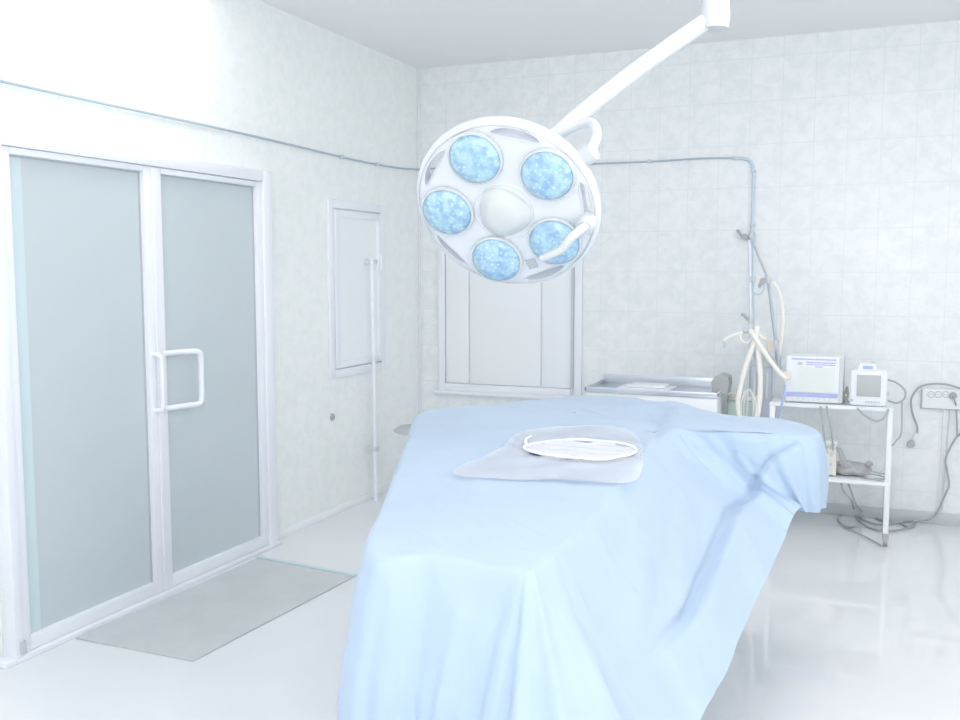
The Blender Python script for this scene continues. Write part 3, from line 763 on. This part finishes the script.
hose('cord_loop', [V((-.07, 6.02, .40)), V((-.02, 6.02, .405)), V((.04, 6.0, .396)), V((.05, 6.0, .386)), V((-.02, 5.99, .382))], .004, 'cable', 'inner grey cord loop lying beside the cloth bag on the lower shelf', cat='cord')

# cables from the monitor and to the floor
yc = 5.92
hose('monitor_cable', [Y(888, 380, 6.02), Y(895, 382, 6.0), Y(903, 388, 5.98), Y(905.5, 394, 5.98), Y(903, 400, 5.98), Y(896, 403, 5.98), Y(888, 400.5, 6.02)], .0055, 'cable', 'grey cable looping out from the side of the monitor', cat='cable')
hose('monitor_cable', [Y(857, 408, 5.92), Y(866, 416, 5.90), Y(876, 421, 5.90), Y(884, 418, 5.90), Y(888.5, 409, 5.915)], .0055, 'cable', 'grey cable sagging below the monitor edge of the top shelf', cat='cable')
hose('monitor_cable', [Y(902, 401, 5.98), Y(902, 420, 5.96), Y(901, 434, 5.94), Y(896, 441, 5.93), Y(892, 446, 5.92)], .005, 'cable', 'grey cable dropping beside the front trolley leg', cat='cable')
hose('supply_cable', [Y(820.5, 406, 5.925), Y(822, 420, 5.91), Y(824, 436, 5.91), Y(825.5, 447, 5.94), Y(827, 453, 5.98)], .0055, 'cable', 'grey supply cable from the top shelf, nearer the drape', cat='cable')
hose('supply_cable', [Y(826.5, 406, 5.925), Y(829, 418, 5.91), Y(832, 435, 5.91), Y(833, 450, 5.96)], .0055, 'cable', 'grey supply cable from the top shelf, nearer the monitor', cat='cable')
def fl(u, v, h=.008): 
    q = Z(u, v, h); return q
c1 = [Y(841, 482, 6.0), Y(844, 492, 6.0), Y(851, 500, 6.02), fl(855, 511), fl(862, 519), fl(880, 524.5), fl(905, 522), fl(914, 521), fl(913, 526), fl(903, 529), fl(884, 531), fl(868, 527), fl(857, 518), fl(853, 507)]
hose('floor_cable', c1, .0055, 'cable', 'grey cable dropping from the lower shelf and looping on the floor', cat='cable')
c2 = [Y(848, 483, 6.0), Y(852, 494, 6.02), Y(856, 504, 6.1), fl(864, 513), fl(880, 520), fl(890, 522), fl(903, 522.5), Y(914, 521, 6.42), Y(925, 520.3, 6.55), Y(933, 517.5, 6.57), Y(938, 511, 6.57), Y(946, 493, 6.58), Y(949, 485, 6.58), Y(947, 470, 6.58), Y(945.5, 460, 6.58), Y(950, 448, 6.58), Y(958, 436, 6.58), Y(972, 425, 6.58)]
hose('mains_cable', c2, .006, 'cable', 'long grey mains cable from trolley along floor and up the wall', cat='cable')
c3 = [fl(853, 508), fl(846, 511), fl(839, 516), fl(838.5, 521), fl(843, 525), fl(850, 529), fl(860, 534), fl(872, 540), fl(882, 546)]
hose('floor_cable', c3, .0045, 'cable', 'thin grey cable trailing across the floor to the trolley caster', cat='cable')
c4 = [fl(884, 508), fl(893, 507), fl(905, 511), fl(914, 518), fl(915, 523), fl(908, 527), fl(900, 523), fl(888, 520), fl(884, 513)]
hose('floor_cable', c4, .0055, 'cable', 'grey cable coil lying behind the trolley leg at the wall', cat='cable')
q = Z(849, 525, .02)
tag(link('mains_plug', join(blob((q.x, q.y, .022), (.035, .028, .020), 2, .2), tube([(q.x + .02, q.y, .02), (q.x + .055, q.y - .01, .016)], .007, 8, 0)), 'seal', loc=q), 'grey plug lying on the floor under the trolley', 'plug')

# power strip on the back wall
ps = thing('power_strip', 'white wall socket strip with four outlets beside the trolley', 'power strip', (.36, YB - .03, .80))
s0, s1, z0_, z1_ = .242, .52, .738, .862
link('strip_body', box(s0, s1, YB - .035, YB, z0_, z1_, .008, 3), 'white', ps)
link('painted_shadow', join(box(s0 - .006, s1, YB - .008, YB - .001, z0_ - .008, z0_ + .004), box(s0 - .006, s0 + .002, YB - .008, YB - .001, z0_, z1_ - .01)), 'base', ps, False)  # grey strips stand in for the shadow line below and left
for k in range(4):
    cx_ = Y((931, 938.5, 946, 953)[k], 394.5, YB - .036)
    if k < 3:
        link('outlet', join(lathe([(.021, -.002), (.021, .003), (.017, .003), (.016, -.002)], cx_, (0, -1, 0), 22), lathe([(0, .001), (.004, .001), (.004, -.002)], cx_ + V((-.007, 0, 0)), (0, -1, 0), 10), lathe([(0, .001), (.004, .001), (.004, -.002)], cx_ + V((.007, 0, 0)), (0, -1, 0), 10)), 'base', ps)
cx_ = Y(953, 395.5, YB - .036)
pl = thing('wall_plug', 'round grey plug pushed into the last outlet of the socket strip', 'plug', cx_)
link('plug_body', lathe([(.018, 0), (.022, .006), (.021, .028), (.012, .034), (0, .034)], cx_, (0, -1, 0), 22), 'dark', pl)
link('plug_cord', tube([cx_ + V((0, -.03, 0)), cx_ + V((.006, -.045, -.02)), Y(956, 406, YB - .03), Y(957, 425, YB - .03), Y(957, 437, YB - .03)], .005, 8, 6), 'cable', pl)
c5 = [Y(972, 392, YB - .07), Y(959, 388, YB - .06), Y(947, 384.5, YB - .05), Y(932, 384, YB - .05), Y(920, 387, YB - .05), Y(913, 395, YB - .04), Y(911, 403, YB - .035), Y(913, 415, YB - .03), Y(917, 426, YB - .03), Y(917, 434, YB - .03)]
pc = thing('hanging_lead', 'grey lead looped over the socket strip ending in a hanging plug', 'lead', c5[-1])
link('cord', tube(c5, .006, 8, 6), 'cable', pc)
link('plug_neck', tube([Y(917, 433, YB - .03), Y(914, 439, YB - .03)], .013, 10, 0), 'white', pc)
link('plug_head', lathe([(0, -.016), (.020, -.014), (.024, 0), (.020, .014), (0, .016)], Y(911, 444, YB - .032), (0, 1, 0), 20), 'seal', pc)
link('conduit', tube([Y(944, 409, YB - .008), Y(941, 470, YB - .008), Y(938.5, 512, YB - .016)], .006, 8, 0), 'white', ps)
tag(link('cable_trunk', tube([Y(942, 510, YB - .02), Y(944, 480, YB - .015), Y(950, 409, YB - .012)], .0035, 6, 0), 'shellgrey', loc=Y(942, 510, YB - .02)), 'thin pale cord hanging from the socket strip to the skirting', 'cord')

# ------------------------------------------------------------------ instrument table behind the drape
it = thing('instrument_table', 'white instrument table with a steel tray top against the back wall', 'instrument table', (-1.3, 6.15, 0))
ix0, ix1, iy0, iy1 = -1.745, -1.04, 5.88, 6.33
link('apron', box(ix0 + .01, ix1 + .13, iy0 + .01, iy1 - .01, .60, .83, .006), 'white', it)
link('tray_rim', join(box(ix0, ix1 + .14, iy0, iy0 + .012, .83, .858, .003), box(ix0, ix1 + .14, iy1 - .012, iy1, .83, .90, .003), box(ix0, ix0 + .012, iy0, iy1, .83, .862, .003), box(ix1 + .128, ix1 + .14, iy0, iy1, .83, .862, .003)), 'steel_l', it)
link('tray_top', box(ix0, ix1 + .14, iy0, iy1, .822, .836, .003), 'steel', it)
for lx in (ix0 + .03, ix1 + .10):
    for ly in (iy0 + .03, iy1 - .03): link('leg', box(lx - .014, lx + .014, ly - .014, ly + .014, 0, .60, .003), 'white', it)
tag(link('folded_cloth', join(box(-1.56, -1.22, 5.98, 6.20, .8375, .852, .006), box(-1.50, -1.26, 6.0, 6.18, .8525, .866, .006)), 'white', loc=(-1.4, 6.1, .84)), 'folded white cloth lying on the steel tray top', 'cloth')
bgq = thing('lumpy_case', 'dark grey lumpy case on the steel tray beside the hoses', 'case', (-.895, 6.1, .84))
link('case_body', join(prism([V((x, 5.98, z)) for x, z in ((-.955, .84), (-.865, .84), (-.855, .90), (-.862, .945), (-.905, .962), (-.945, .945), (-.965, .91))], (0, 1, 0), .14)), 'dark', bgq)

# stool left of the drape
st = thing('stool', 'grey padded stool by the left wall behind the drape', 'stool', (-2.93, 5.75, 0))
link('seat', lathe([(0, .035), (.12, .035), (.145, .022), (.15, .01), (.14, 0), (0, 0)], (-2.86, 5.70, .52), (0, 0, 1), 36), 'stool', st)
link('post', tube([(-2.86, 5.70, .06), (-2.86, 5.70, .52)], .018, 12, 0), 'shellgrey', st)
link('base', lathe([(0, .05), (.03, .05), (.05, .03), (.16, .015), (.17, 0), (0, 0)], (-2.86, 5.70, .002), (0, 0, 1), 36), 'stool', st)

# ------------------------------------------------------------------ unseen ceiling panels added to brighten the room
def emis(name, c, s):
    m = bpy.data.materials.new(name); m.use_nodes = True; nt = m.node_tree
    b = nt.nodes['Principled BSDF']; b.inputs['Base Color'].default_value = rgb(*c)
    b.inputs['Emission Color'].default_value = rgb(*c); b.inputs['Emission Strength'].default_value = s
    M_[name] = m
emis('diffuser', (255, 248, 244), 6.2)
lp = thing('ceiling_fill_panel', 'large unseen ceiling panel added as fill light near the entrance end of the room', 'ceiling light', (.75, .3, ZC), 'added ceiling fill panels')
link('frame', join(box(-1.1, .1, .18, .20, ZC - .04, ZC), box(-1.1, .1, 1.40, 1.42, ZC - .04, ZC), box(-1.12, -1.10, .18, 1.42, ZC - .04, ZC), box(.10, .12, .18, 1.42, ZC - .04, ZC)), 'frame', lp, False)
link('diffuser', box(-1.1, .1, .20, 1.40, ZC - .03, ZC - .012), 'diffuser', lp, False)
for (x, y, lab) in ((-1.95, 2.95, 'unseen ceiling panel added as fill light over the far end of the sliding door'), (-.55, 3.95 + .05, 'unseen ceiling panel added as fill light over the far half of the operating table'), (1.3, 2.95, 'unseen ceiling panel added as fill light right of the equipment trolley')):
    if abs(x + .55) < .01: continue
    r_ = lp.copy(); col.objects.link(r_); r_.location = (x, y, ZC); r_['label'] = lab
    for ch in list(lp.children):
        if ch.name.startswith(('frame', 'diffuser')):
            c_ = ch.copy(); col.objects.link(c_); c_.parent = r_

def area(name, loc, tgt, size, power, colr=(1, 1, 1)):
    d = bpy.data.lights.new(name, 'AREA'); d.shape = 'RECTANGLE'; d.size = size[0]; d.size_y = size[1]; d.energy = power; d.color = colr
    o = bpy.data.objects.new(name, d); col.objects.link(o); o.location = loc
    o.rotation_euler = (Vector(tgt) - Vector(loc)).to_track_quat('-Z', 'Y').to_euler()
    return o
# added fills at front and right walls, and the camera's own flash bounce
area('front_fill', (-.4, YF + .03, 1.75), (-1.2, 4, 1.0), (3.4, 2.2), 150, (1.0, .955, .94))  # unseen fill added to brighten upright faces
area('side_fill', (XR - .03, 3.2, 1.7), (-3.2, 3.6, 1.2), (5.0, 2.4), 75, (1.0, .955, .94))  # unseen fill added to brighten the left wall and door panes
area('camera_flash', (.12, -.05, 1.95), (-1.0, 4.5, .9), (.16, .10), 5, (1.0, .985, .97))

w = bpy.data.worlds.new('World'); sc.world = w; w.use_nodes = True
w.node_tree.nodes['Background'].inputs[0].default_value = (.85, .92, 1, 1); w.node_tree.nodes['Background'].inputs[1].default_value = .6

cd = bpy.data.cameras.new('Camera'); cam = bpy.data.objects.new('Camera', cd); col.objects.link(cam)
cd.sensor_width = 36; cd.lens = 36 * FPX / 960; cd.sensor_fit = 'HORIZONTAL'; cd.clip_start = .05
mw = Matrix(((R.x, U.x, -F.x, CAM.x), (R.y, U.y, -F.y, CAM.y), (R.z, U.z, -F.z, CAM.z), (0, 0, 0, 1)))
cam.matrix_world = mw
sc.camera = cam
sc.cycles.max_bounces = 12; sc.cycles.diffuse_bounces = 8; sc.cycles.transparent_max_bounces = 8
sc.cycles.use_denoising = True
sc.view_settings.view_transform = 'Standard'; sc.view_settings.look = 'None'
sc.view_settings.gamma = 1; sc.view_settings.use_curve_mapping = False
sc.view_settings.exposure = -.75
